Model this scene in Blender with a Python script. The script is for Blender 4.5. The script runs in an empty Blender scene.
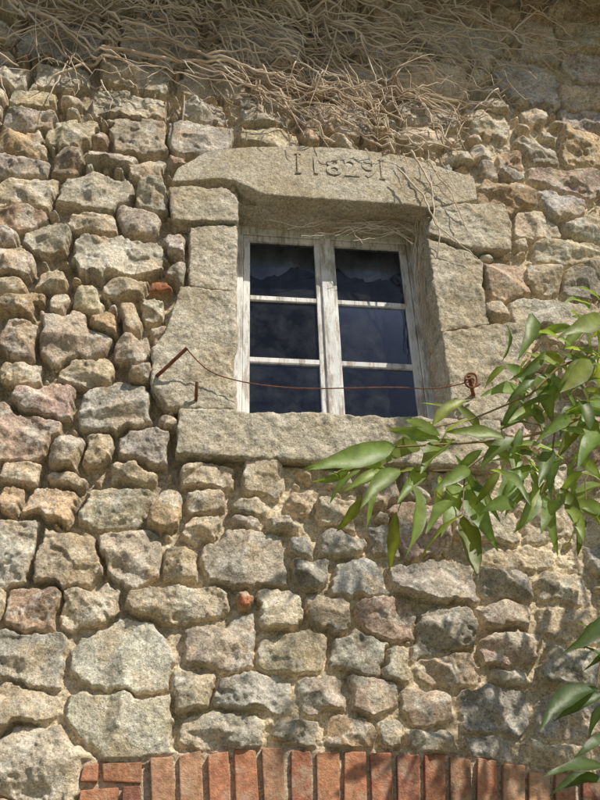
import bpy, bmesh, math, random
import numpy as np
from mathutils import Vector, Matrix
random.seed(7); rng=np.random.default_rng(11)
scene=bpy.context.scene
rad=math.radians
# ---------------------------------------------------------------- camera
CAM=Vector((0,-3.65,1.6)); F=850.0; PSI=rad(8); PIT=rad(32); ROLL=rad(1.9)
fwd=Vector((math.sin(PSI)*math.cos(PIT),math.cos(PSI)*math.cos(PIT),math.sin(PIT)))
r0=Vector((math.cos(PSI),-math.sin(PSI),0)); u0=r0.cross(fwd)
rgt=r0*math.cos(ROLL)-u0*math.sin(ROLL); upv=u0*math.cos(ROLL)+r0*math.sin(ROLL)
cd=bpy.data.cameras.new("camera"); cam=bpy.data.objects.new("camera",cd); scene.collection.objects.link(cam)
M=Matrix((rgt,upv,-fwd)).transposed().to_4x4(); M.translation=CAM; cam.matrix_world=M
cd.sensor_fit='VERTICAL'; cd.sensor_height=24; cd.lens=24*F/800; cd.clip_end=2000; cd.clip_start=0.05
scene.camera=cam
def W(px,py,y=-0.04):
    d=fwd*F+rgt*(px-300)+upv*(400-py); t=(y-CAM.y)/d.y
    p=CAM+d*t; return p
def PX(p):
    v=Vector(p)-CAM; z=v.dot(fwd)
    if z<=0.01: return (9999,9999)
    return (300+F*v.dot(rgt)/z, 400-F*v.dot(upv)/z)
# ---------------------------------------------------------------- helpers
def link(o,parent=None):
    scene.collection.objects.link(o)
    if parent: o.parent=parent
    return o
def empty(name):
    e=bpy.data.objects.new(name,None); scene.collection.objects.link(e); return e
TAB=rng.random((8,256,256))
def vn(x,z,s,k):
    T=TAB[k%8]; x=x/s+17.3*k; z=z/s+9.1*k
    xi=np.floor(x).astype(int); zi=np.floor(z).astype(int); fx=x-xi; fz=z-zi
    fx=fx*fx*(3-2*fx); fz=fz*fz*(3-2*fz)
    a=T[xi&255,zi&255]; b=T[(xi+1)&255,zi&255]; c=T[xi&255,(zi+1)&255]; d=T[(xi+1)&255,(zi+1)&255]
    return (a*(1-fx)+b*fx)*(1-fz)+(c*(1-fx)+d*fx)*fz-0.5
def fbm(x,z,s,k,o=4,g=0.5):
    r=0; a=1
    for i in range(o):
        ca,sa=math.cos(.7*i+.4),math.sin(.7*i+.4)
        r=r+a*vn(x*ca-z*sa,x*sa+z*ca,s,k+i); s*=0.5; a*=g
    return r
class NT:
    def __init__(s,mat):
        mat.use_nodes=True; s.t=mat.node_tree; s.t.nodes.clear()
        s.out=s.n('ShaderNodeOutputMaterial'); s.tc=s.n('ShaderNodeTexCoord')
    def n(s,t,**kw):
        nd=s.t.nodes.new(t)
        for k,v in kw.items(): setattr(nd,k,v)
        return nd
    def l(s,a,b): s.t.links.new(a,b)
    def noise(s,scale,detail=5,rough=0.6,vec=None,dist=0):
        nd=s.n('ShaderNodeTexNoise'); nd.inputs['Scale'].default_value=scale; nd.inputs['Detail'].default_value=detail
        nd.inputs['Roughness'].default_value=rough; nd.inputs['Distortion'].default_value=dist
        s.l(vec if vec else s.tc.outputs['Object'],nd.inputs['Vector']); return nd.outputs['Fac']
    def ramp(s,fac,stops):
        nd=s.n('ShaderNodeValToRGB'); e=nd.color_ramp.elements
        while len(e)<len(stops): e.new(0.5)
        for i,(p,c) in enumerate(stops):
            e[i].position=p; e[i].color=(c[0],c[1],c[2],1) if isinstance(c,(tuple,list)) else (c,c,c,1)
        s.l(fac,nd.inputs['Fac']); return nd.outputs['Color']
    def mix(s,mode,fac,a,b):
        nd=s.n('ShaderNodeMix',data_type='RGBA',blend_type=mode)
        for sock,v in ((nd.inputs[0],fac),(nd.inputs[6],a),(nd.inputs[7],b)):
            if isinstance(v,(int,float)): sock.default_value=v
            elif isinstance(v,tuple): sock.default_value=(v[0],v[1],v[2],1)
            else: s.l(v,sock)
        return nd.outputs[2]
    def math(s,op,a,b):
        nd=s.n('ShaderNodeMath',operation=op)
        for sock,v in zip(nd.inputs,(a,b)):
            if isinstance(v,(int,float)): sock.default_value=v
            else: s.l(v,sock)
        return nd.outputs[0]
    def bump(s,h,dist,strength=1.0,normal=None):
        nd=s.n('ShaderNodeBump'); nd.inputs['Distance'].default_value=dist; nd.inputs['Strength'].default_value=strength
        s.l(h,nd.inputs['Height'])
        if normal: s.l(normal,nd.inputs['Normal'])
        return nd.outputs['Normal']
    def bsdf(s,col,rough=0.9,normal=None,spec=0.2):
        b=s.n('ShaderNodeBsdfPrincipled')
        if isinstance(col,tuple): b.inputs['Base Color'].default_value=(*col,1)
        else: s.l(col,b.inputs['Base Color'])
        b.inputs['Roughness'].default_value=rough; b.inputs['Specular IOR Level'].default_value=spec
        if normal: s.l(normal,b.inputs['Normal'])
        s.l(b.outputs[0],s.out.inputs[0]); return b
def stone_mat(name,use_attr=True,base=(0.40,0.36,0.28)):
    m=bpy.data.materials.new(name); t=NT(m)
    if use_attr:
        a=t.n('ShaderNodeAttribute',attribute_name='Col'); c=a.outputs['Color']
    else: 
        c=t.mix('MIX',t.ramp(t.noise(3.0,4,.65),[(0.42,0.0),(0.6,1.0)]),base,(base[0]*0.82,base[1]*0.77,base[2]*0.68))
        c=t.mix('MIX',t.ramp(t.noise(9,5,0.72,dist=.5),[(0.53,0.0),(0.66,.6)]),c,(.27,.245,.20))
        c=t.mix('MIX',t.ramp(t.noise(17,3,0.7),[(0.57,0.0),(0.65,.5)]),c,(.67,.64,.56))
    c=t.mix('MULTIPLY',0.9,c,t.ramp(t.noise(48,4,0.7),[(0.30,0.55),(0.5,1.0),(0.70,1.35)]))
    v=t.n('ShaderNodeTexVoronoi'); v.inputs['Scale'].default_value=170; t.l(t.tc.outputs['Object'],v.inputs['Vector'])
    sep=t.n('ShaderNodeSeparateColor'); t.l(v.outputs['Color'],sep.inputs[0])
    c=t.mix('MULTIPLY',0.65,c,t.ramp(sep.outputs[0],[(0.0,0.35),(0.2,0.95),(0.8,1.05),(1.0,1.5)]))
    n1=t.bump(t.noise(42 if use_attr else 55,5,0.75),0.014 if use_attr else .015,0.95)
    t.bsdf(c,0.92,n1,0.12); return m
MW=stone_mat("rubble_stone"); MD=stone_mat("dressed_granite",False,(0.61,0.55,0.445))
# ---------------------------------------------------------------- surround geometry (world)
XL=W(236,310).x; XR=W(438,310).x; ZT=W(330,201).z; ZB=W(330,416).z
def poly(pts,y=-0.05,snap=True):
    o=[]
    for q in pts:
        p=W(q[0],q[1],y); x,z=p.x,p.z
        if snap:
            if abs(x-XL)<0.07: x=XL
            if abs(x-XR)<0.07: x=XR
        o.append([x,z])
    return o
lin=[[W(171,184).x,W(171,184).z]]+[list(q) for q in poly([(178,168),(205,152),(245,147),(300,146),(345,148),(400,155),(440,167),(474,178),(478,200)],snap=False)]+[[XR+0.02,ZT-0.015],[XR-0.10,ZT],[XL+0.16,ZT],[XL-0.03,ZT+0.10],[XL-0.12,ZT+0.11]]
PL={'lintel':(lin,-0.055),
 'jamb_left_top':(poly([(169,187),(200,185),(222,187),(237,196),(236,221),(172,219)]),-0.05),
 'jamb_left_mid':(poly([(190,224),(236,223),(234,290),(189,284)]),-0.035),
 'jamb_left_base':(poly([(180,287),(234,292),(230,412),(184,411),(168,407),(152,386),(153,350),(168,325),(176,300)]),-0.06),
 'jamb_right_top':(poly([(438,204),(506,202),(513,226),(511,250),(470,247),(438,232)]),-0.05),
 'jamb_right_mid':(poly([(438,236),(470,250),(485,262),(482,285),(492,322),(440,330)]),-0.035),
 'jamb_right_base':(poly([(442,332),(494,323),(528,324),(531,345),(512,385),(505,417),(446,414)]),-0.055),
 'sill':(None,-0.075)}
zsb=W(340,460,-0.075).z
PL['sill']=([[W(178,430,-0.075).x,ZB-0.01],[W(176,455,-0.075).x-0.005,zsb+0.01],[XL+0.5,zsb-0.012],[W(500,465,-0.075).x,zsb],[W(503,430,-0.075).x,ZB-0.005]],-0.075)
for k in ('jamb_left_base','jamb_right_base'):
    for q in PL[k][0]:
        if q[1]<ZB+0.06: q[1]=ZB+0.004
for k in ('jamb_left_top','jamb_right_top'):
    for q in PL[k][0]:
        if abs(q[0]-XL)<0.002 and q[1]>ZT-0.05: q[1]=ZT-0.02
def inpoly(X,Z,P):
    ins=np.zeros(X.shape,bool); n=len(P)
    for i in range(n):
        x1,z1=P[i]; x2,z2=P[(i+1)%n]
        if z1==z2: continue
        c=((z1>Z)!=(z2>Z))&(X<(x2-x1)*(Z-z1)/(z2-z1)+x1); ins^=c
    return ins
A,B,C=[np.array((W(*q).x,W(*q).z)) for q in ((140,757),(330,747),(600,779))]
def circ(A,B,C):
    m=np.array([B-A,C-A])*2; r=np.array([B@B-A@A,C@C-A@A]); return np.linalg.solve(m,r)
AC=circ(A,B,C); AR=np.linalg.norm(A-AC); BR=0.23
AXL=W(146,780).x; AXR=W(600,780).x+.35; JW=W(146,780).x-W(79,780).x
ztl=AC[1]+math.sqrt(AR**2-(AXL-AC[0])**2); ztr=AC[1]+math.sqrt(AR**2-(AXR-AC[0])**2)
def brickmask(X,Z):
    r=np.hypot(X-AC[0],Z-AC[1])
    a=(r<AR+0.005)&(X>AXL-0.02)&(X<AXR+0.02)&(Z>AC[1])
    b=((X>AXL-JW)&(X<AXL)&(Z<ztl-.005))|((X>AXR)&(X<AXR+JW)&(Z<ztr-.005))
    return a|b|((X>AXL)&(X<AXR)&(Z<1.8))
def doormask(X,Z):
    r=np.hypot(X-AC[0],Z-AC[1])
    return (X>AXL)&(X<AXR)&((r<AR-BR+0.01)|(Z<AC[1]))
# ---------------------------------------------------------------- grid
def seg(a,b,s0,s1):
    o=[a]; 
    while o[-1]<b:
        t=(o[-1]-a)/(b-a); o.append(o[-1]+s0+(s1-s0)*t)
    return o
xs=np.array(seg(-5,-2.0,0.07,0.012)[:-1]+seg(-2.0,3.15,0.0050,0.0050)[:-1]+seg(3.15,7,0.012,0.07))
zs=np.array(seg(0,1.85,0.06,0.012)[:-1]+seg(1.85,7.35,0.0040,0.008)[:-1]+seg(7.35,8.0,0.03,0.05))
X,Z=np.meshgrid(xs,zs,indexing='ij'); NX,NZ=X.shape
# ---------------------------------------------------------------- stones
pal={'g':(.52,.46,.375),'b':(.60,.51,.38),'o':(.59,.44,.285),'p':(.53,.41,.33),'w':(.66,.60,.49),'n':(.46,.345,.25),'r':(.48,.21,.11),'d':(.38,.345,.29),'s':(.50,.475,.43),'x':(.73,.67,.55)}
manual="""0,625,68,680,w;0,678,58,725,b;0,722,82,802,b;70,618,175,700,x;60,690,178,757,x;8,580,58,628,n;60,578,122,628,b;0,515,38,582,g;32,530,105,582,b;100,526,160,585,b;122,583,230,622,b
25,485,80,515,o;80,485,155,528,b;152,487,182,530,o;85,428,115,462,b;117,428,170,462,g;45,430,85,465,b;0,410,60,455,p;5,380,75,415,p;78,382,152,428,w;43,318,112,362,b;0,312,38,355,n;60,358,118,385,b;115,338,150,362,b
75,235,165,275,w;35,268,65,292,b;55,175,130,205,g;20,220,70,250,b;110,115,165,150,b;90,88,165,112,b;45,118,90,145,b;170,118,235,150,g;85,150,155,165,g;0,245,35,275,b;0,205,45,225,n;0,272,28,292,b;70,285,100,310,b;100,272,148,294,b;147,281,175,293,r;140,297,165,320,b;120,304,142,335,b;85,312,118,335,o
182,618,256,664,g;200,530,285,585,g;258,586,305,628,b;285,555,333,590,d;308,590,355,630,d;333,558,392,598,s;360,596,418,636,p;318,528,370,555,g;282,534,318,555,s;258,636,328,674,b;330,628,385,674,d;172,668,212,714,g;214,664,292,712,s;298,672,350,712,g;350,676,402,714,p;174,710,262,752,g;265,712,322,745,g;322,716,380,750,o;400,684,455,724,p;416,650,478,686,p;386,645,412,680,g
420,604,480,646,d;478,628,545,664,p;478,600,535,630,p;460,682,530,732,s;405,728,465,758,d;518,738,595,772,b;488,664,545,684,g;535,690,600,735,d;378,722,406,750,s;395,556,480,600,g;480,568,536,600,d;538,568,590,602,g;480,540,560,568,b;540,604,604,640,g;545,644,604,686,d;470,734,515,762,s
240,458,285,495,b;175,460,235,487,b;228,495,270,515,d;285,490,315,515,b;225,513,265,530,g;265,515,300,532,s;318,495,360,525,b;368,525,400,552,d;404,500,450,552,p;184,488,226,512,b;184,514,222,540,b;160,545,198,580,b;452,505,520,540,g;364,480,402,505,g;520,500,580,536,b
485,262,530,295,p;540,190,588,220,s;530,262,560,292,b;510,295,598,322,w;560,216,604,242,g;480,180,535,206,o;528,166,600,188,p;500,148,533,166,o;535,240,600,262,b;516,210,558,238,b;562,264,604,292,d;487,296,510,318,b;545,325,604,345,g
0,590,8,625,b;0,455,42,482,b;44,466,84,483,b;0,484,22,512,n;105,464,160,484,b;0,358,40,380,b;0,292,45,312,o;48,292,70,316,b;152,322,176,344,b;130,364,150,382,b;155,415,180,430,b;0,226,18,244,g;70,210,115,232,b;118,208,160,230,g;130,155,166,178,b;135,180,165,206,g;0,130,42,150,o;0,152,50,174,g;0,176,52,204,b;55,147,84,172,n;165,230,187,258,g;163,262,186,284,d
240,108,290,124,b;180,100,225,116,g;240,128,300,144,b;480,160,498,178,g;515,140,560,162,b;562,130,604,162,o;236,590,256,614,r;8,88,56,108,b;0,108,60,128,g;30,60,90,84,g;100,60,170,84,b;180,60,250,92,g;120,20,200,56,g;20,20,100,56,d;220,20,300,54,g;310,60,380,90,g;390,60,470,96,b;320,20,400,54,g;420,20,500,54,g;500,60,560,100,g;520,20,560,56,b;562,20,600,48,b;566,50,604,80,p;560,84,604,106,b;400,100,460,125,g;470,110,510,135,b;300,100,370,130,g;560,108,604,128,g"""
seeds=[]
def addseed(cx,cz,a,b,col,big=True,th=None,gr=1.0):
    th=random.uniform(-.08,.08) if th is None else th
    a*=gr; b*=gr
    angs=[0,90,180,270]; nk=[]
    for g in angs:
        j=rad(g)+rad(random.uniform(-16,16)); nx,nz=math.cos(j),math.sin(j)
        r=(abs(nx)**1.2*a+abs(nz)**1.2*b)*random.uniform(.86,1.05); nk.append((nx,nz,r))
    for g in (45,135,225,315):
        if random.random()<.55:
            j=math.atan2(math.sin(rad(g))*a,math.cos(rad(g))*b)+rad(random.uniform(-24,24)); nx,nz=math.cos(j),math.sin(j)
            r=(abs(nx)*a+abs(nz)*b)*random.uniform(.66,1.0); nk.append((nx,nz,r))
    cs,sn=math.cos(th),math.sin(th)
    nk=[(x*cs-z*sn,x*sn+z*cs,r) for x,z,r in nk]
    s=min(a,b)
    dep=random.uniform(.020,.058)*(1 if big else .8)*(1 if s>.025 else .5)
    fac=[]
    for k in range(5):
        t=random.uniform(0,6.28); g=random.uniform(.15,.85)*(1 if k else .35); fac.append((random.uniform(0.0,.020)*min(1,s/.06),g*math.cos(t),g*math.sin(t)))
    c=np.array(pal[col])*random.uniform(.78,1.12)*np.array([1+random.uniform(-.03,.05),1,1+random.uniform(-.07,.07)])
    seeds.append(dict(c=(cx,cz),a=a,b=b,n=nk,dep=dep,fac=fac,rr=min(s*.36,random.uniform(.006,.020)),col=c,s=s,ro=random.uniform(.4,1.0)*(.45 if col=='x' else 1)))
OS=0.012; OX0,OZ0=-5,0; ox=np.arange(OX0,7,OS); oz=np.arange(OZ0,8,OS)
GX,GZ=np.meshgrid(ox,oz,indexing='ij'); occ=np.zeros(GX.shape,bool)
for k,(P,y) in PL.items(): occ|=inpoly(GX,GZ,P)
occ|=(GX>XL)&(GX<XR)&(GZ>ZB)&(GZ<ZT+.05); occ|=brickmask(GX,GZ)
def win(cx,cz,a,b):
    return (slice(max(0,int((cx-a-OX0)/OS)),max(1,int((cx+a-OX0)/OS)+1)),slice(max(0,int((cz-b-OZ0)/OS)),max(1,int((cz+b-OZ0)/OS)+1)))
for tok in manual.replace('\n',';').split(';'):
    q=tok.split(','); x0,y0,x1,y1=map(float,q[:4])
    if x0<=0: x0-=random.uniform(0,25)
    if x1>=600: x1+=random.uniform(0,30)
    l=W(x0,(y0+y1)/2); r=W(x1,(y0+y1)/2); t=W((x0+x1)/2,y0); bt=W((x0+x1)/2,y1)
    a=(r.x-l.x)/2; b=(t.z-bt.z)/2; cx_=(l.x+r.x)/2
    addseed(cx_,(t.z+bt.z)/2,a,b,q[4],th=random.uniform(-.07,.04),gr=1.06); occ[win(cx_,(t.z+bt.z)/2,a*.95,b*.92)]=True
def fill(amin,amax,asp0,asp1,tries,thr,shr):
    for _ in range(tries):
        x=random.uniform(-4.6,6.6); z=random.uniform(0.1,7.9)
        if (x<-2 or x>3.2) and random.random()<.4: continue
        a=random.uniform(amin,amax); b=a*random.uniform(asp0,asp1)
        w=win(x,z,a*shr,b*shr)
        if occ[w].mean()<=thr:
            occ[win(x,z,a*.96,b*.96)]=True
            col=random.choices('gbopwnds',[20,42,10,9,14,7,5,5])[0]
            addseed(x,z,a,b,col,big=a>.05,th=random.uniform(-.2,.2),gr=1.12)
fill(.12,.19,.42,.65,6000,.0,1.0)
fill(.08,.13,.5,.8,14000,.01,1.0)
fill(.05,.08,.4,.9,26000,.03,.93)
fill(.026,.05,.35,.8,60000,.06,.9)
fill(.016,.026,.4,.9,40000,.1,.85)
print("SEEDS",len(seeds))
Xw=X+fbm(X,Z,.10,0,3)*.028+fbm(X,Z,.022,3,3)*.010; Zw=Z+fbm(X,Z,.09,4,3)*.028+fbm(X,Z,.024,1,3)*.010
d1=np.full(X.shape,9.0); d2=np.full(X.shape,9.0); I=np.zeros(X.shape,int)
for i,s in enumerate(seeds):
    cx,cz=s['c']; m=1.5
    i0,i1=np.searchsorted(xs,[cx-s['a']*m-.03,cx+s['a']*m+.03]); j0,j1=np.searchsorted(zs,[cz-s['b']*m-.03,cz+s['b']*m+.03])
    if i1<=i0 or j1<=j0: continue
    w=(slice(i0,i1),slice(j0,j1)); dx=Xw[w]-cx; dz=Zw[w]-cz; acc=0
    for nx,nz,r in s['n']: acc=acc+np.maximum(0,(dx*nx+dz*nz)/r)**14
    d=acc**(1/14); a=d1[w]; b=d2[w]; lt=d<a
    d2[w]=np.where(lt,a,np.minimum(b,d)); I[w]=np.where(lt,i,I[w]); d1[w]=np.where(lt,d,a)
G=lambda k:np.array([s[k] for s in seeds])[I]
S=G('s'); RR=G('rr'); DEP=G('dep'); CC=G('c'); CX=CC[...,0]; CZ=CC[...,1]; RO=G('ro')
edge=np.minimum((1.03-d1)*S,(d2-d1)*S*.5)-.003-.007*np.clip(fbm(X,Z,.3,5,2)+.4,0,1)
er=np.clip(.78-.48*(X-0.1)+fbm(X,Z,.6,2,3)*1.0,0,1)*np.clip((Z-2.2)/1.2,.18,1)
er=np.clip(er+0.28*(Z>4.4),0,1)
e=np.clip(edge/RR,0,1); prof=np.sqrt(np.maximum(0,1-(1-e)**2)); ee=np.clip(edge/.006,0,1); prof=.5*ee+.5*prof
fh=np.full(X.shape,9.0)
FA=np.array([s['fac'] for s in seeds])
for k in range(5):
    f=FA[:,k,:][I]; fh=np.minimum(fh,f[...,0]+f[...,1]*(X-CX)+f[...,2]*(Z-CZ))
fh=np.maximum(fh,-DEP*.8)
uu=X+CX*3.1; vv=Z+CZ*5.7
big=np.clip(S/.06,.35,1)*RO
rough=(fbm(uu,vv,.085,5,6,.57)*.020-np.abs(fbm(uu,vv,.13,1,3))*.014)*big
st_=fbm(uu,vv,.12,2,4); rough+=big*.009*np.tanh(st_*16)
H=prof*(DEP+fh+rough+.014)
mort=-.002+fbm(X,Z,.06,6,6,.62)*.020-er*.058
isst=edge>0
base=mort*np.where(isst,1-prof,1)
Y=-(H*isst+base)
COL=G('col')
def sst(v,a,b): t=np.clip((v-a)/(b-a),0,1); return t*t*(3-2*t)
COL=COL*(1+.5*fbm(uu,vv,.11,3,5,.6))[...,None]
def blend(C,f,c): f=f[...,None]; return C*(1-f)+np.array(c)*f
COL=blend(COL,.38*sst(fbm(uu,vv,.12,6,5,.6),.14,.30),(.27,.24,.19))
COL=blend(COL,.5*sst(fbm(uu,vv,.08,4,5,.65),.17,.27),(.70,.67,.59))
COL=blend(COL,.36*sst(fbm(uu,vv,.2,0,5,.6),.12,.34),(.58,.42,.24))
mc=np.stack([.68+0*X,.57+0*X,.41+0*X],-1)*(1+fbm(X,Z,.15,7,5)[...,None]*.35)
mc=mc*(1-.30*er[...,None])
sm=np.clip(edge/.007,0,1)[...,None]
sme=np.clip((fbm(X,Z,.16,2,5)-.15)*6,0,1)[...,None]*(.38*(1-er[...,None]))
COL=mc*(1-sm)+COL*sm; COL=COL*(1-sme)+mc*sme
COL=np.clip(COL,.03,.8)
dm=np.zeros(X.shape,bool)
for k,(P,y) in PL.items(): dm|=inpoly(X,Z,P)
bm_=brickmask(X,Z)
Y[dm]=0.015; Y[bm_]=np.clip(Y[bm_]*.3,-.012,.006)-.006
COL[bm_]=(.56,.46,.34)
hole=(X>XL-.02)&(X<XR+.02)&(Z>ZB-.02)&(Z<ZT+.02); hole|=doormask(X,Z)
Y+=fbm(X,Z,1.3,4,2)*.03*(~bm_)
verts=np.stack([X,Y,Z],-1).reshape(-1,3).astype(np.float32)
idx=np.arange(NX*NZ).reshape(NX,NZ)
q=np.stack([idx[:-1,:-1],idx[1:,:-1],idx[1:,1:],idx[:-1,1:]],-1)
hc=hole[:-1,:-1]&hole[1:,1:]&hole[1:,:-1]&hole[:-1,1:]
q=q[~hc].reshape(-1,4)
me=bpy.data.meshes.new("rubble_wall"); me.vertices.add(len(verts)); me.vertices.foreach_set('co',verts.ravel())
me.loops.add(q.size); me.loops.foreach_set('vertex_index',q.ravel().astype(np.int32))
me.polygons.add(len(q)); me.polygons.foreach_set('loop_start',np.arange(0,q.size,4,dtype=np.int32))
me.polygons.foreach_set('use_smooth',np.ones(len(q),bool)); me.update(calc_edges=True)
at=me.attributes.new('Col','FLOAT_COLOR','POINT'); cc=np.ones((NX*NZ,4),np.float32); cc[:,:3]=COL.reshape(-1,3); at.data.foreach_set('color',cc.ravel())
me.materials.append(MW)
house=empty("stone_house"); link(bpy.data.objects.new("rubble_wall",me),house)
def wally(x,z):
    i=min(NX-1,max(0,np.searchsorted(xs,x))); j=min(NZ-1,max(0,np.searchsorted(zs,z))); return float(Y[i,j])
# ---------------------------------------------------------------- dressed stones
tx=bpy.data.textures.new("granite_lumps",'CLOUDS'); tx.noise_scale=.06; tx.noise_depth=5
tx2=bpy.data.textures.new("granite_waves",'CLOUDS'); tx2.noise_scale=.2; tx2.noise_depth=2
def dressed(name,P,yf,depth):
    ar=sum(P[i][0]*P[(i+1)%len(P)][1]-P[(i+1)%len(P)][0]*P[i][1] for i in range(len(P)))
    if ar<0: P=P[::-1]
    bm=bmesh.new(); f=[bm.verts.new((x,yf,z)) for x,z in P]; b=[bm.verts.new((x,yf+depth,z)) for x,z in P]; n=len(P)
    bm.faces.new(f); bm.faces.new(b[::-1])
    for i in range(n): bm.faces.new((f[i],b[i],b[(i+1)%n],f[(i+1)%n]))
    bmesh.ops.recalc_face_normals(bm,faces=bm.faces)
    bmesh.ops.bevel(bm,geom=list(bm.edges),offset=.011,segments=2,affect='EDGES',profile=.6,clamp_overlap=True)
    m=bpy.data.meshes.new(name); bm.to_mesh(m); bm.free(); m.materials.append(MD)
    o=link(bpy.data.objects.new(name,m),house)
    r=o.modifiers.new("r",'REMESH'); r.mode='VOXEL'; r.voxel_size=.0065; r.use_smooth_shade=True
    for t,sg in ((tx,.012 if name=='lintel' else .032),(tx2,.010 if name=='lintel' else .038)):
        d=o.modifiers.new("d",'DISPLACE'); d.texture=t; d.texture_coords='GLOBAL'; d.strength=sg; d.mid_level=.5
    return o
for k,(P,y) in PL.items():
    dressed(k,P,y,.30 if k!='sill' else .36)
def box(bm,x0,x1,y0,y1,z0,z1):
    v=[bm.verts.new((x,y,z)) for x in (x0,x1) for y in (y0,y1) for z in (z0,z1)]
    for a in ((0,1,3,2),(4,6,7,5),(0,4,5,1),(2,3,7,6),(0,2,6,4),(1,5,7,3)): bm.faces.new([v[i] for i in a])
    return v
def meshobj(name,bm,mat,parent=None,bev=0,smooth=False):
    bmesh.ops.recalc_face_normals(bm,faces=bm.faces)
    m=bpy.data.meshes.new(name); bm.to_mesh(m); bm.free(); m.materials.append(mat)
    if smooth:
        for p in m.polygons: p.use_smooth=True
    o=link(bpy.data.objects.new(name,m),parent)
    if bev: b=o.modifiers.new("b",'BEVEL'); b.width=bev; b.segments=2
    return o
bm=bmesh.new()
box(bm,XL-.2,XL-.012,.02,.5,ZB-.1,ZT+.1); box(bm,XR+.014,XR+.25,.02,.5,ZB-.1,ZT+.1); box(bm,XL-.19,XR+.2,.06,.5,ZT+.018,ZT+.2); box(bm,XL-.18,XR+.19,.1,.5,ZB-.2,ZB-.02)
meshobj("reveal_masonry",bm,MD,house)
# worn raised date between two strokes
fc=bpy.data.curves.new("date_inscription",'FONT'); fc.body="1829"; fc.size=.205; fc.extrude=.0015; fc.bevel_depth=.0025; fc.space_character=1.08
p=W(308,172,-.06)
fo=link(bpy.data.objects.new("date_inscription",fc),house); fo.location=(p.x,-.0590,p.z-.005); fo.rotation_euler=(rad(90),0,0); fc.materials.append(MD)
bm=bmesh.new(); 
for xx in (p.x-.065,p.x+.455):
    box(bm,xx,xx+.012,-.0622,-.05,p.z-.005,p.z+.15)
    for zz in (p.z-.012,p.z+.1505): box(bm,xx-.012,xx+.026,-.0620,-.05,zz,zz+.0065)
meshobj("date_border",bm,MD,house,.002)
# ---------------------------------------------------------------- window
mw=bpy.data.materials.new("weathered_white_paint"); t=NT(mw)
mp=t.n('ShaderNodeMapping'); mp.inputs['Scale'].default_value=(1,1,.15); t.l(t.tc.outputs['Object'],mp.inputs['Vector'])
f1=t.ramp(t.noise(26,6,.78,mp.outputs[0]),[(.48,0.0),(.58,1.0)])
wood=t.mix('MIX',t.noise(90,4,.6,mp.outputs[0]),(.44,.37,.29),(.20,.165,.13))
c=t.mix('MIX',t.math('MULTIPLY',f1,.75),(.77,.77,.77),wood)
c=t.mix('MULTIPLY',.7,c,t.ramp(t.noise(6,4),[(.35,.7),(.6,1.05)]))
t.bsdf(c,.7,t.bump(t.noise(60,4,.7,mp.outputs[0]),.005,.8),.3)
YW=.235; bm=bmesh.new()
ow=.052; owr=.045; cx=(XL+XR)/2-.002
zt=ZT+.03; zb=ZB-.03
box(bm,XL-.02,XL+ow,YW,YW+.07,zb,zt); box(bm,XR-owr,XR+.02,YW,YW+.07,zb,zt); box(bm,XL+ow,XR-owr,YW+.002,YW+.068,ZT-.045,zt); box(bm,XL+ow,XR-owr,YW+.002,YW+.068,zb,ZB+.035)
box(bm,cx-.034,cx+.034,YW-.004,YW+.016,ZB+.02,ZT-.047)
meshobj("window_frame",bm,mw,house,.004)
bm=bmesh.new(); gl=bmesh.new(); ys=YW+.012
def sash(x0,x1,sl,sr):
    z0=ZB+.037; z1=ZT-.048; ri=.05
    box(bm,x0,x0+sl,ys,ys+.04,z0,z1); box(bm,x1-sr,x1,ys,ys+.04,z0,z1)
    box(bm,x0+sl,x1-sr,ys+.001,ys+.039,z1-.04,z1); box(bm,x0+sl,x1-sr,ys+.001,ys+.039,z0,z0+ri)
    h=(z1-.04-z0-ri)
    for k in (1,2):
        zz=z0+ri+h*k/3; box(bm,x0+sl,x1-sr,ys+.004,ys+.036,zz-.016,zz+.016)
    for k in range(3):
        za=z0+ri+h*k/3; zc=za+h/3; tl=random.uniform(-.004,.004); tm=random.uniform(-.003,.003)
        v=[gl.verts.new(q) for q in ((x0+sl-.004,ys+.02-tl,za-.004),(x1-sr+.004,ys+.02+tl,za-.004),(x1-sr+.004,ys+.02+tm,zc+.004),(x0+sl-.004,ys+.02-tm,zc+.004))]; gl.faces.new(v)
sash(XL+ow+.002,cx-.003,.04,.065); sash(cx+.003,XR-owr-.002,.055,.045)
meshobj("window_sash",bm,mw,house,.003)
mg=bpy.data.materials.new("old_window_glass"); t=NT(mg)
tr=t.n('ShaderNodeBsdfTransparent'); tr.inputs[0].default_value=(.52,.58,.70,1)
gs=t.n('ShaderNodeBsdfGlossy'); gs.inputs['Roughness'].default_value=.06; gs.inputs['Color'].default_value=(.66,.75,.95,1)
nb=t.bump(t.noise(3,3),.012,.35); t.l(nb,gs.inputs['Normal'])
fr=t.n('ShaderNodeFresnel'); fr.inputs['IOR'].default_value=1.45
mx=t.n('ShaderNodeMixShader'); t.l(fr.outputs[0],mx.inputs[0]); t.l(tr.outputs[0],mx.inputs[1]); t.l(gs.outputs[0],mx.inputs[2])
df=t.n('ShaderNodeBsdfDiffuse'); df.inputs[0].default_value=(.38,.40,.45,1)
m2=t.n('ShaderNodeMixShader'); t.l(t.ramp(t.noise(7,5,.75),[(.4,.01),(.7,.08)]),m2.inputs[0]); t.l(mx.outputs[0],m2.inputs[1]); t.l(df.outputs[0],m2.inputs[2]); t.l(m2.outputs[0],t.out.inputs[0])
meshobj("window_glass",gl,mg,house)
def simple(name,col,rough=.9,var=.35,scale=6,spec=.2):
    m=bpy.data.materials.new(name); t=NT(m)
    c=t.mix('MULTIPLY',1.0,col,t.ramp(t.noise(scale,4,.65),[(.3,1-var),(.7,1+var)]))
    t.bsdf(c,rough,t.bump(t.noise(scale*6,3),.003,.5),spec); return m
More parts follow.
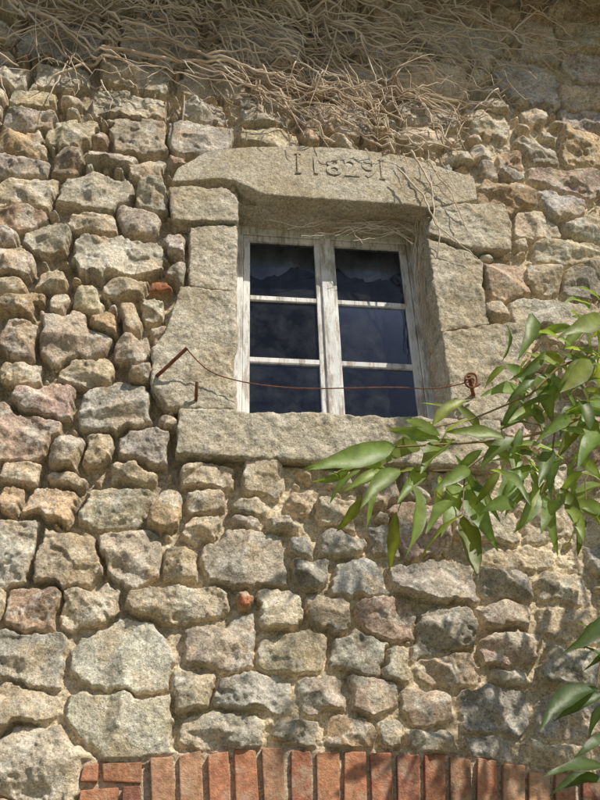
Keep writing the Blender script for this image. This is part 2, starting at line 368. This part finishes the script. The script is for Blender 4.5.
bm=bmesh.new(); v=box(bm,XL-1.2,XR+1.2,.52,3.6,ZB-.9,ZT+.55)
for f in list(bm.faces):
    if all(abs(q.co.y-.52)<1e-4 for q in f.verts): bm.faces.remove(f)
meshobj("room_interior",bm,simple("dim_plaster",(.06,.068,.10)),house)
bm=bmesh.new()  # added cloth behind the upper panes, imitating a pale reflection in the glass
for x0,x1,zz in ((XL+.02,cx-.02,ZT-.12),(cx+.02,XR-.02,ZT-.09)):
    n=24; prev=None
    for i in range(n+1):
        x=x0+(x1-x0)*i/n; y=.40+.015*math.sin(i*1.1)+.008*math.sin(i*2.7); zl=zz-.12*abs(math.sin(i*.13+x0*4))
        a=bm.verts.new((x,y,ZT+.1)); b=bm.verts.new((x,y+.02,zl))
        if prev: bm.faces.new((prev[0],a,b,prev[1]))
        prev=(a,b)
meshobj("pane_reflection_cloth",bm,simple("pale_reflection_cloth",(.6,.6,.61)),house,smooth=True)
# ---------------------------------------------------------------- bricks
mb=bpy.data.materials.new("red_brick"); t=NT(mb)
a=t.n('ShaderNodeAttribute',attribute_name='Col')
c=t.mix('MULTIPLY',1.0,a.outputs['Color'],t.ramp(t.noise(25,5,.7),[(.3,.55),(.7,1.35)]))
c=t.mix('MIX',t.math('MULTIPLY',t.ramp(t.noise(14,5,.7),[(.50,0.0),(.63,1.0)]),.5),c,(.56,.45,.33))
t.bsdf(c,.9,t.bump(t.noise(50,5,.75),.010,1.0),.12)
bm=bmesh.new(); lay=bm.loops.layers.float_color.new('Col')
def brick(c,ux,uz,hw,hh,y0=-.028):
    y0+=random.uniform(-.008,.006); k=random.uniform(.75,1.15)
    col=random.choice([(.50,.23,.135),(.53,.26,.15),(.43,.19,.12),(.51,.29,.18),(.39,.18,.12)])
    vs=[]
    for yy in (y0,.08):
        for sx,sz in ((-1,-1),(1,-1),(1,1),(-1,1)):
            jx=random.uniform(-.005,.005); jz=random.uniform(-.008,.008)
            vs.append(bm.verts.new((c[0]+ux[0]*(sx*hw+jx)+uz[0]*(sz*hh+jz),yy+random.uniform(-.003,.003),c[1]+ux[1]*(sx*hw+jx)+uz[1]*(sz*hh+jz))))
    for a in ((0,1,2,3),(7,6,5,4),(0,4,5,1),(1,5,6,2),(2,6,7,3),(3,7,4,0)):
        f=bm.faces.new([vs[i] for i in a])
        for lp in f.loops: lp[lay]=(col[0]*k,col[1]*k,col[2]*k,1)
th0=math.asin((AXL-AC[0])/AR); th1=math.asin((AXR-AC[0])/AR); n=int(abs(th1-th0)*AR/.108)
for i in range(n):
    th=th0+(i+.5)*(th1-th0)/n; uz=(math.sin(th),math.cos(th)); ux=(uz[1],-uz[0]); rr=AR-BR/2+random.uniform(-.012,.004)
    brick((AC[0]+uz[0]*rr,AC[1]+uz[1]*rr),ux,uz,.0435+random.uniform(-.002,.002),BR/2-.004)
for sgn,ztop in ((0,ztl),(1,ztr)):
    z=ztop-.012; r=0
    while z>.05:
        z-=.088
        xa=AXL-JW if sgn==0 else AXR+.012
        ww=JW-.012; sp=.32 if r%2==0 else .66
        for u0_,u1_ in ((0,sp),(sp,1)):
            xb=xa+ww*u0_+.007; xc=xa+ww*u1_-.007
            brick(((xb+xc)/2,z+.042),(1,0),(0,1),(xc-xb)/2,.035)
        r+=1
meshobj("brick_arch",bm,mb,house,.005)
bm=bmesh.new(); nb_=12; dw=(AXR-AXL)/nb_
for i in range(nb_): box(bm,AXL+i*dw+.003,AXL+(i+1)*dw-.003,.12,.16,.02,AC[1]+AR)
box(bm,AXL,AXR,.1,.119,.5,.62); box(bm,AXL,AXR,.1,.119,1.4,1.52)
meshobj("plank_door",bm,simple("brown_door_wood",(.12,.075,.045)),house,.003)
# ---------------------------------------------------------------- eave
mr=simple("clay_tiles",(.35,.17,.10)); mwood=simple("old_timber",(.16,.11,.07))
EZ=7.55
bm=bmesh.new()
def slab(x0,x1,ya,za,yb,zb_,th):
    v=[bm.verts.new(q) for q in ((x0,ya,za),(x1,ya,za),(x1,yb,zb_),(x0,yb,zb_),(x0,ya,za+th),(x1,ya,za+th),(x1,yb,zb_+th),(x0,yb,zb_+th))]
    for a in ((0,1,2,3),(7,6,5,4),(0,4,5,1),(1,5,6,2),(2,6,7,3),(3,7,4,0)): bm.faces.new([v[i] for i in a])
slab(-5.2,7.2,-.92,EZ,4,EZ+2.3,.03)
for i in range(22): x=-5+i*.57; slab(x,x+.09,-.88,EZ-.13,1,EZ+.75,.125)
meshobj("roof_eave",bm,mwood,house)
bm=bmesh.new()
for i in range(62):
    x=-5.2+i*.2; n=6; pv=None
    for j in range(n+1):
        a_=math.pi*j/n; 
        p0=bm.verts.new((x+.1-.09*math.cos(a_),-1.0,EZ+.03+.05*math.sin(a_))); p1=bm.verts.new((x+.1-.09*math.cos(a_),4,EZ+2.37+.05*math.sin(a_)))
        if pv: bm.faces.new((pv[0],p0,p1,pv[1]))
        pv=(p0,p1)
meshobj("roof_tiles",bm,mr,house)
# ---------------------------------------------------------------- vines
mv=bpy.data.materials.new("dead_vine_bark"); t=NT(mv)
c=t.ramp(t.noise(5,3),[(.3,(.38,.28,.20)),(.5,(.64,.53,.41)),(.7,(.78,.69,.58))]); t.bsdf(c,.85,t.bump(t.noise(80,2),.002,.6),.2)
cv=bpy.data.curves.new("dead_climbing_vine",'CURVE'); cv.dimensions='3D'; cv.bevel_depth=1.0; cv.bevel_resolution=1; cv.use_fill_caps=False
def spl(pts,r0_,r1_,cu=None):
    s=(cu or cv).splines.new('POLY'); s.points.add(len(pts)-1)
    for i,p in enumerate(pts):
        s.points[i].co=(p[0],p[1],p[2],1); s.points[i].radius=r0_+(r1_-r0_)*i/max(1,len(pts)-1)
    s.use_smooth=True
def lim(px):
    return np.interp(px,[-60,0,150,230,300,400,470,500,560,580,700],[92,84,92,114,138,165,160,125,98,35,15])
def vine(x,z,ang,L,r,off,wig=.35,depth=0):
    pts=[]; step=.045; n=int(L/step); o=off; tgt=ang; slack=random.uniform(-34,6); cur=0
    for i in range(n):
        a=PX((x,-.05,z)); 
        if a[1]>lim(a[0])+slack: break
        if a[1]<-120 or a[0]<-150: break
        o+=random.uniform(-.008,.008); o=min(max(o,.004),.16)
        pts.append((x,min(wally(x,z),.02)-o-r,z))
        cur=cur*.8+random.uniform(-wig,wig)*.45; ang+=cur; ang+=(tgt-ang)*.15
        x+=math.cos(ang)*step; z+=math.sin(ang)*step
        if depth<2 and random.random()<.045:
            vine(x,z,ang+random.choice((-1,1))*random.uniform(.3,.9),L*.45,r*.6,o,wig*1.1,depth+1)
    if len(pts)>2: spl(pts,r,r*.4)
for _ in range(58):
    p=W(random.uniform(-80,450),random.uniform(-90,60)); vine(p.x,p.z,random.choice((-.5,-.35,-.6,-.25,-.45,.2,-.8,-2.4))+random.uniform(-.25,.25),random.uniform(1.2,3.2),random.uniform(.006,.013),random.uniform(.03,.12),.10)
for _ in range(16):
    p=W(random.uniform(330,470),random.uniform(110,160)); vine(p.x,p.z,random.choice((2.7,2.4,2.9,2.0,1.6,1.2))+random.uniform(-.2,.2),random.uniform(.6,2.0),random.uniform(.004,.009),random.uniform(.04,.10),.12)
for _ in range(26):
    p=W(random.uniform(-40,230),random.uniform(20,90)); vine(p.x,p.z,random.uniform(-3.1,3.1),random.uniform(.4,1.4),random.uniform(.003,.007),random.uniform(.02,.08),.18)
for _ in range(60):
    p=W(random.uniform(-40,570),random.uniform(-50,100)); vine(p.x,p.z,random.choice((-.4,-.9,-1.2,.4,.9,-2.5,-1.6,2.8))+random.uniform(-.4,.4),random.uniform(.4,1.5),random.uniform(.003,.006),random.uniform(.02,.10),.2)
for _ in range(50):
    p=W(random.uniform(-40,570),random.uniform(-40,110)); vine(p.x,p.z,random.uniform(-3.1,3.1),random.uniform(.3,1.0),random.uniform(.0018,.0032),random.uniform(.01,.08),.3)
def pxs(lst,r,r2):
    out=[]
    for i in range(len(lst)-1):
        a,b=lst[i],lst[i+1]; m=max(2,int(math.hypot(a[0]-b[0],a[1]-b[1])/5))
        for k in range(m):
            tt=k/m; q=[a[j]+(b[j]-a[j])*tt for j in range(3)]; p=W(q[0]+random.uniform(-1,1),q[1]+random.uniform(-1,1),q[2]+random.uniform(-.006,.006)); out.append(tuple(p))
    spl(out,r,r2)
for _ in range(32):
    x=random.uniform(330,428); y=random.uniform(212,230); L=random.uniform(25,80); sg=random.choice((-1,1,1))
    pxs([(x,y,.1),(x+sg*L*.5,y+random.uniform(-4,12),.08),(min(x+sg*L,440),y+random.uniform(-2,26),.06)],.0035,.0015)
for _ in range(24):
    x=random.uniform(414,434); 
    pxs([(x,210,.05),(x+random.uniform(-4,5),260,.1),(x+random.uniform(-6,6),random.uniform(280,350),.12)],.0038,.0018)
pxs([(398,168,-.13),(424,196,-.12),(436,225,-.1),(455,240,-.1),(482,262,-.08)],.007,.003)
pxs([(410,150,-.12),(432,185,-.13),(434,215,-.10),(440,235,-.1),(436,262,-.02),(430,300,.08)],.007,.003)
pxs([(428,160,-.12),(452,196,-.1),(468,232,-.1),(484,250,-.08)],.005,.002)
for _ in range(7):
    x=random.uniform(402,440); y=random.uniform(150,200); pxs([(x,y,-.12),(x+random.uniform(-12,25),y+20,-.11),(x+random.uniform(-18,50),y+random.uniform(25,55),-.09)],.003,.0015)
for q in ([(0,75,-.2),(6,95,-.2),(10,108,-.15)],[(185,96,-.1),(182,120,-.1),(178,150,-.08)],[(100,80,-.1),(112,100,-.1),(108,118,-.08)],[(60,75,-.1),(48,100,-.1),(52,112,-.08)]): pxs(q,.006,.002)
cv.materials.append(mv); link(bpy.data.objects.new("dead_climbing_vine",cv))
# ---------------------------------------------------------------- ironwork
mi=simple("rusty_iron",(.20,.085,.045),.8,.4,40)
iw=empty("iron_wire_and_hooks")
ic=bpy.data.curves.new("rusty_wire",'CURVE'); ic.dimensions='3D'; ic.bevel_depth=1; ic.bevel_resolution=2
def isp(l,r):
    ps=[W(*q) for q in l]; s=ic.splines.new('NURBS'); s.points.add(len(ps)-1); s.order_u=3; s.use_endpoint_u=True
    for i,p in enumerate(ps): s.points[i].co=(*p,1); s.points[i].radius=r
isp([(187,349,-.16),(196,360,-.13),(212,374,-.12),(250,384,-.12),(300,389,-.12),(350,388,-.12),(400,387,-.12),(440,390,-.12),(468,382,-.14)],.0032)
ic.materials.append(mi); link(bpy.data.objects.new("wire",ic),iw)
i2=ic.copy(); i2.splines.clear(); ic=i2
isp([(154,378,0),(156,377,-.08),(170,364,-.12),(187,348,-.17)],.0095)
isp([(197,382,-.13),(196,396,-.11),(196,408,-.0)],.0085)
isp([(476,402,.0),(472,392,-.10),(469,376,-.15)],.010)
isp([(468,374,-.15),(474,372,-.15),(478,380,-.15),(474,389,-.15),(466,386,-.15),(464,378,-.15),(468,374,-.15)],.006)
isp([(466,380,-.16),(476,376,-.15),(470,390,-.14),(480,384,-.13)],.006)
link(bpy.data.objects.new("hooks",ic),iw)
# ---------------------------------------------------------------- tree
tree=empty("ash_tree")
ml=bpy.data.materials.new("ash_leaf"); t=NT(ml)
a=t.n('ShaderNodeAttribute',attribute_name='Col')
c=t.mix('MULTIPLY',.8,a.outputs['Color'],t.ramp(t.noise(30,3),[(.3,.7),(.7,1.25)]))
b=t.n('ShaderNodeBsdfPrincipled'); t.l(c,b.inputs['Base Color']); b.inputs['Roughness'].default_value=.45; b.inputs['Specular IOR Level'].default_value=.5
t.l(t.bump(t.noise(60,2),.002,.5),b.inputs['Normal'])
tl=t.n('ShaderNodeBsdfTranslucent'); t.l(t.mix('MULTIPLY',1.0,c,(2.6,2.5,1.0)),tl.inputs[0])
mx=t.n('ShaderNodeMixShader'); mx.inputs[0].default_value=.45; t.l(b.outputs[0],mx.inputs[1]); t.l(tl.outputs[0],mx.inputs[2]); t.l(mx.outputs[0],t.out.inputs[0])
lb=bmesh.new(); ll=lb.loops.layers.float_color.new('Col')
def leaf(b,tp,wr=.15,nrm=None,col=None):
    b=Vector(b); tp=Vector(tp); d=tp-b; L=d.length; d.normalize()
    nrm=nrm or Vector((random.uniform(-.7,1.0),-1,random.uniform(-.4,1.3)))
    s=d.cross(nrm); 
    if s.length<1e-3: s=d.cross(Vector((1,0,0)))
    s.normalize(); n=s.cross(d).normalized()
    if n.y>0: n=-n
    cl=random.uniform(.05,.26)*L; fold=random.uniform(.15,.6); N=8; rows=[]; bend=random.uniform(-.08,.08)*L; tw=random.uniform(-.6,.6)
    for i in range(N+1):
        u=i/N; w=L*wr*(math.sin(math.pi*min(1,u**.8))**.95)*(1-.22*u)
        if i==0: w=L*.008
        if i==N: w=0.0005
        c0=b+d*(L*u)+n*(cl*u*(1-u)*2)+s*(bend*math.sin(math.pi*u)); c0+=Vector((0,0,-1))*cl*.5*u*u
        sd=(s*math.cos(tw*u)+n*math.sin(tw*u))
        rip=.018*L*math.sin(u*14+tw*9)
        rows.append((lb.verts.new(c0-sd*w+n*(w*fold+rip)),lb.verts.new(c0),lb.verts.new(c0+sd*w+n*(w*fold-rip))))
    if col is None:
        k=random.uniform(.65,1.35); yl=random.random()**1.6; col=((.12+.075*yl)*k,(.185+.04*yl)*k,.052*k)
    for i in range(N):
        for j in (0,1):
            f=lb.faces.new((rows[i][j],rows[i][j+1],rows[i+1][j+1],rows[i+1][j])); f.smooth=True
            mids=(rows[i][1],rows[i+1][1])
            for lp in f.loops:
                g=1.35 if lp.vert in mids else .88
                lp[ll]=(col[0]*g,col[1]*g,col[2]*g,1)
tc_=bpy.data.curves.new("limbs",'CURVE'); tc_.dimensions='3D'; tc_.bevel_depth=1; tc_.bevel_resolution=2
YB=-1.3
def stem(l,r0_,r1_):
    ps=[tuple(W(*q)) if len(q)==3 and q[2]<0 else tuple(q) for q in l]; spl(ps,r0_,r1_,tc_)
L_="""395,446,302,464;385,468,335,470;380,470,340,488;362,494,336,530;372,482,366,526;420,448,372,462;440,440,388,428;432,426,470,396;396,512,389,566;410,482,405,546;440,476,430,522;462,515,421,557;464,516,478,578;470,478,497,545;522,440,478,466;505,438,446,430;530,466,494,502;536,490,512,528;545,492,557,552;560,488,583,530;588,500,600,562;545,374,552,420;562,370,518,350;545,352,508,376;570,345,530,330;604,320,556,332;575,380,590,412;580,350,614,366;562,430,612,442;552,450,538,484;575,455,602,478;500,430,546,424;482,450,452,472;452,412,420,402;470,420,440,440;520,400,500,430;530,395,480,392;560,400,535,372;590,430,575,392;565,350,590,322;590,310,562,300;600,300,570,285;604,400,560,415;585,470,556,500;600,480,570,470;598,365,560,352;425,470,396,500;400,470,360,505;455,455,480,500;512,452,520,492;340,478,322,470;350,470,312,478;390,452,350,448;440,436,404,414;455,440,420,470;480,440,520,470;490,470,530,500;505,440,540,462;470,480,500,520;455,480,440,530;480,430,452,400;520,400,545,440;535,380,505,400;590,360,560,390;570,400,600,425;560,500,540,530;580,500,604,530;400,446,430,418;420,470,380,482;470,470,430,486;500,470,470,505;520,470,500,512;450,500,425,528;360,470,330,500;530,440,500,468;545,430,520,400"""
for tok in L_.replace('\n',';').split(';'):
    q=list(map(float,tok.split(','))); y0=YB+random.uniform(-.12,.12)
    leaf(W(q[0],q[1],y0),W(q[2],q[3],y0+random.uniform(-.12,.12)),random.uniform(.115,.165))
for _ in range(75):
    x=random.uniform(505,640); y=random.uniform(310,510); an=random.uniform(0,6.28); L=random.uniform(30,60); y0=YB+random.uniform(-.15,.3)
    leaf(W(x,y,y0),W(x+L*math.cos(an)*.9,y+L*abs(math.sin(an))*.8,y0+random.uniform(-.12,.12)),random.uniform(.11,.16))
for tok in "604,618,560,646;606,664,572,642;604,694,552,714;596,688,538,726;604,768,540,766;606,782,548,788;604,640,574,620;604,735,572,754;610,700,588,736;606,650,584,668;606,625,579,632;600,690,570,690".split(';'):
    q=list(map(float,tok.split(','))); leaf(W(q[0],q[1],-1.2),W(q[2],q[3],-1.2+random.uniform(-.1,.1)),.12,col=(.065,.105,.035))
Y1=YB
stem([(640,395,Y1),(600,408,Y1),(555,430,Y1),(505,440,Y1),(450,444,Y1),(395,447,Y1),(350,462,Y1)],.008,.002)
stem([(650,350,Y1),(600,352,Y1),(560,366,Y1),(530,395,Y1),(470,420,Y1),(430,428,Y1)],.007,.002)
stem([(505,440,Y1),(465,470,Y1),(400,472,Y1),(372,482,Y1)],.004,.0015)
stem([(555,430,Y1),(550,470,Y1),(540,495,Y1)],.004,.0015)
stem([(465,470,Y1),(462,516,Y1)],.003,.0015); stem([(410,472,Y1),(398,512,Y1)],.003,.0015); stem([(610,440,Y1),(585,480,Y1),(586,500,Y1)],.003,.0015)
stem([(650,300,Y1),(600,312,Y1),(560,366,Y1)],.004,.002)
stem([(640,600,-1.2),(604,640,-1.2),(596,690,-1.2)],.005,.002); stem([(640,720,-1.2),(604,768,-1.2)],.005,.002)
e1=W(640,395,Y1); e2=W(650,350,Y1); e3=W(650,300,Y1); e4=W(640,600,-1.2); e5=W(640,720,-1.2)
T0=Vector((3.6,-2.0,0))
def limb(a,b,r0_,r1_,sag=.2):
    pts=[]; a=Vector(a); b=Vector(b)
    for i in range(11):
        u=i/10; p=a.lerp(b,u); p.z+=sag*math.sin(math.pi*u); p.x+=.04*math.sin(i*1.7)*math.sin(math.pi*u); pts.append(tuple(p))
    spl(pts,r0_,r1_,tc_)
spl([tuple(T0+Vector((.03*math.sin(i),.03*math.cos(i*1.3),i*.62))) for i in range(12)],.13,.035,tc_)
for e_,h in ((e1,2.3),(e2,2.7),(e3,3.0),(e4,1.4),(e5,1.1)): limb(T0+Vector((0,0,h)),e_,.035,.007)
cent=[]
for _ in range(34):
    c0=T0+Vector((random.gauss(0,.75),random.gauss(0,.6),random.uniform(2.4,6.6)))
    if c0.y>-.7: c0.y=-.7-random.random()*.5
    cent.append(c0); limb(T0+Vector((0,0,min(6.4,c0.z*.75))),c0,.018,.004,.1)
for _ in range(16):
    c0=Vector((random.uniform(1.9,2.9),random.uniform(-1.5,-.9),random.uniform(3.5,4.5))); cent.append(c0)
    limb(T0+Vector((0,0,c0.z*.8)),c0,.014,.004,.1) if c0.x>2.5 else None
for c0 in cent:
    for _ in range(14):
        dv=Vector((random.gauss(0,1),random.gauss(0,1),random.gauss(0,.7))).normalized()
        b0=c0+dv*random.uniform(.03,.22); t0=b0+(dv+Vector((0,0,-.5))).normalized()*random.uniform(.13,.22)
        pa,pb=PX(b0),PX(t0)
        if min(pa[0],pb[0])<606 and -20<pa[1]<830: continue
        leaf(b0,t0,.15,nrm=Vector((random.gauss(0,1),random.gauss(0,1),1)))
lm=bpy.data.meshes.new("leaves"); lb.to_mesh(lm); lb.free(); lm.materials.append(ml); link(bpy.data.objects.new("leaves",lm),tree)
tc_.materials.append(simple("green_brown_bark",(.24,.17,.09))); link(bpy.data.objects.new("limbs",tc_),tree)
# ---------------------------------------------------------------- ground
bm=bmesh.new(); bmesh.ops.create_grid(bm,x_segments=4,y_segments=4,size=300)
mgd=bpy.data.materials.new("gravel_and_grass"); t=NT(mgd)
c=t.mix('MIX',t.ramp(t.noise(.8,4),[(.45,0.0),(.55,1.0)]),(.30,.25,.19),(.08,.10,.035)); t.bsdf(c,.95,None)
meshobj("ground",bm,mgd)
# ---------------------------------------------------------------- light
AZ=rad(40); EL=rad(47)
sd=Vector((math.sin(AZ)*math.cos(EL),-math.cos(AZ)*math.cos(EL),math.sin(EL)))
sl_=bpy.data.lights.new("sun",'SUN'); sl_.energy=5; sl_.angle=rad(.5); sl_.color=(1,.93,.80)
so=link(bpy.data.objects.new("sun",sl_)); so.rotation_euler=sd.to_track_quat('Z','Y').to_euler()
w=bpy.data.worlds.new("World"); scene.world=w; w.use_nodes=True; nt=w.node_tree
sk=nt.nodes.new('ShaderNodeTexSky'); sk.sky_type='NISHITA'; sk.sun_disc=False; sk.sun_elevation=EL; sk.sun_rotation=math.pi-AZ
bg=nt.nodes['Background']; bg.inputs[1].default_value=.088; nt.links.new(sk.outputs[0],bg.inputs[0])
scene.view_settings.view_transform='Standard'; scene.view_settings.look='None'; scene.view_settings.exposure=0
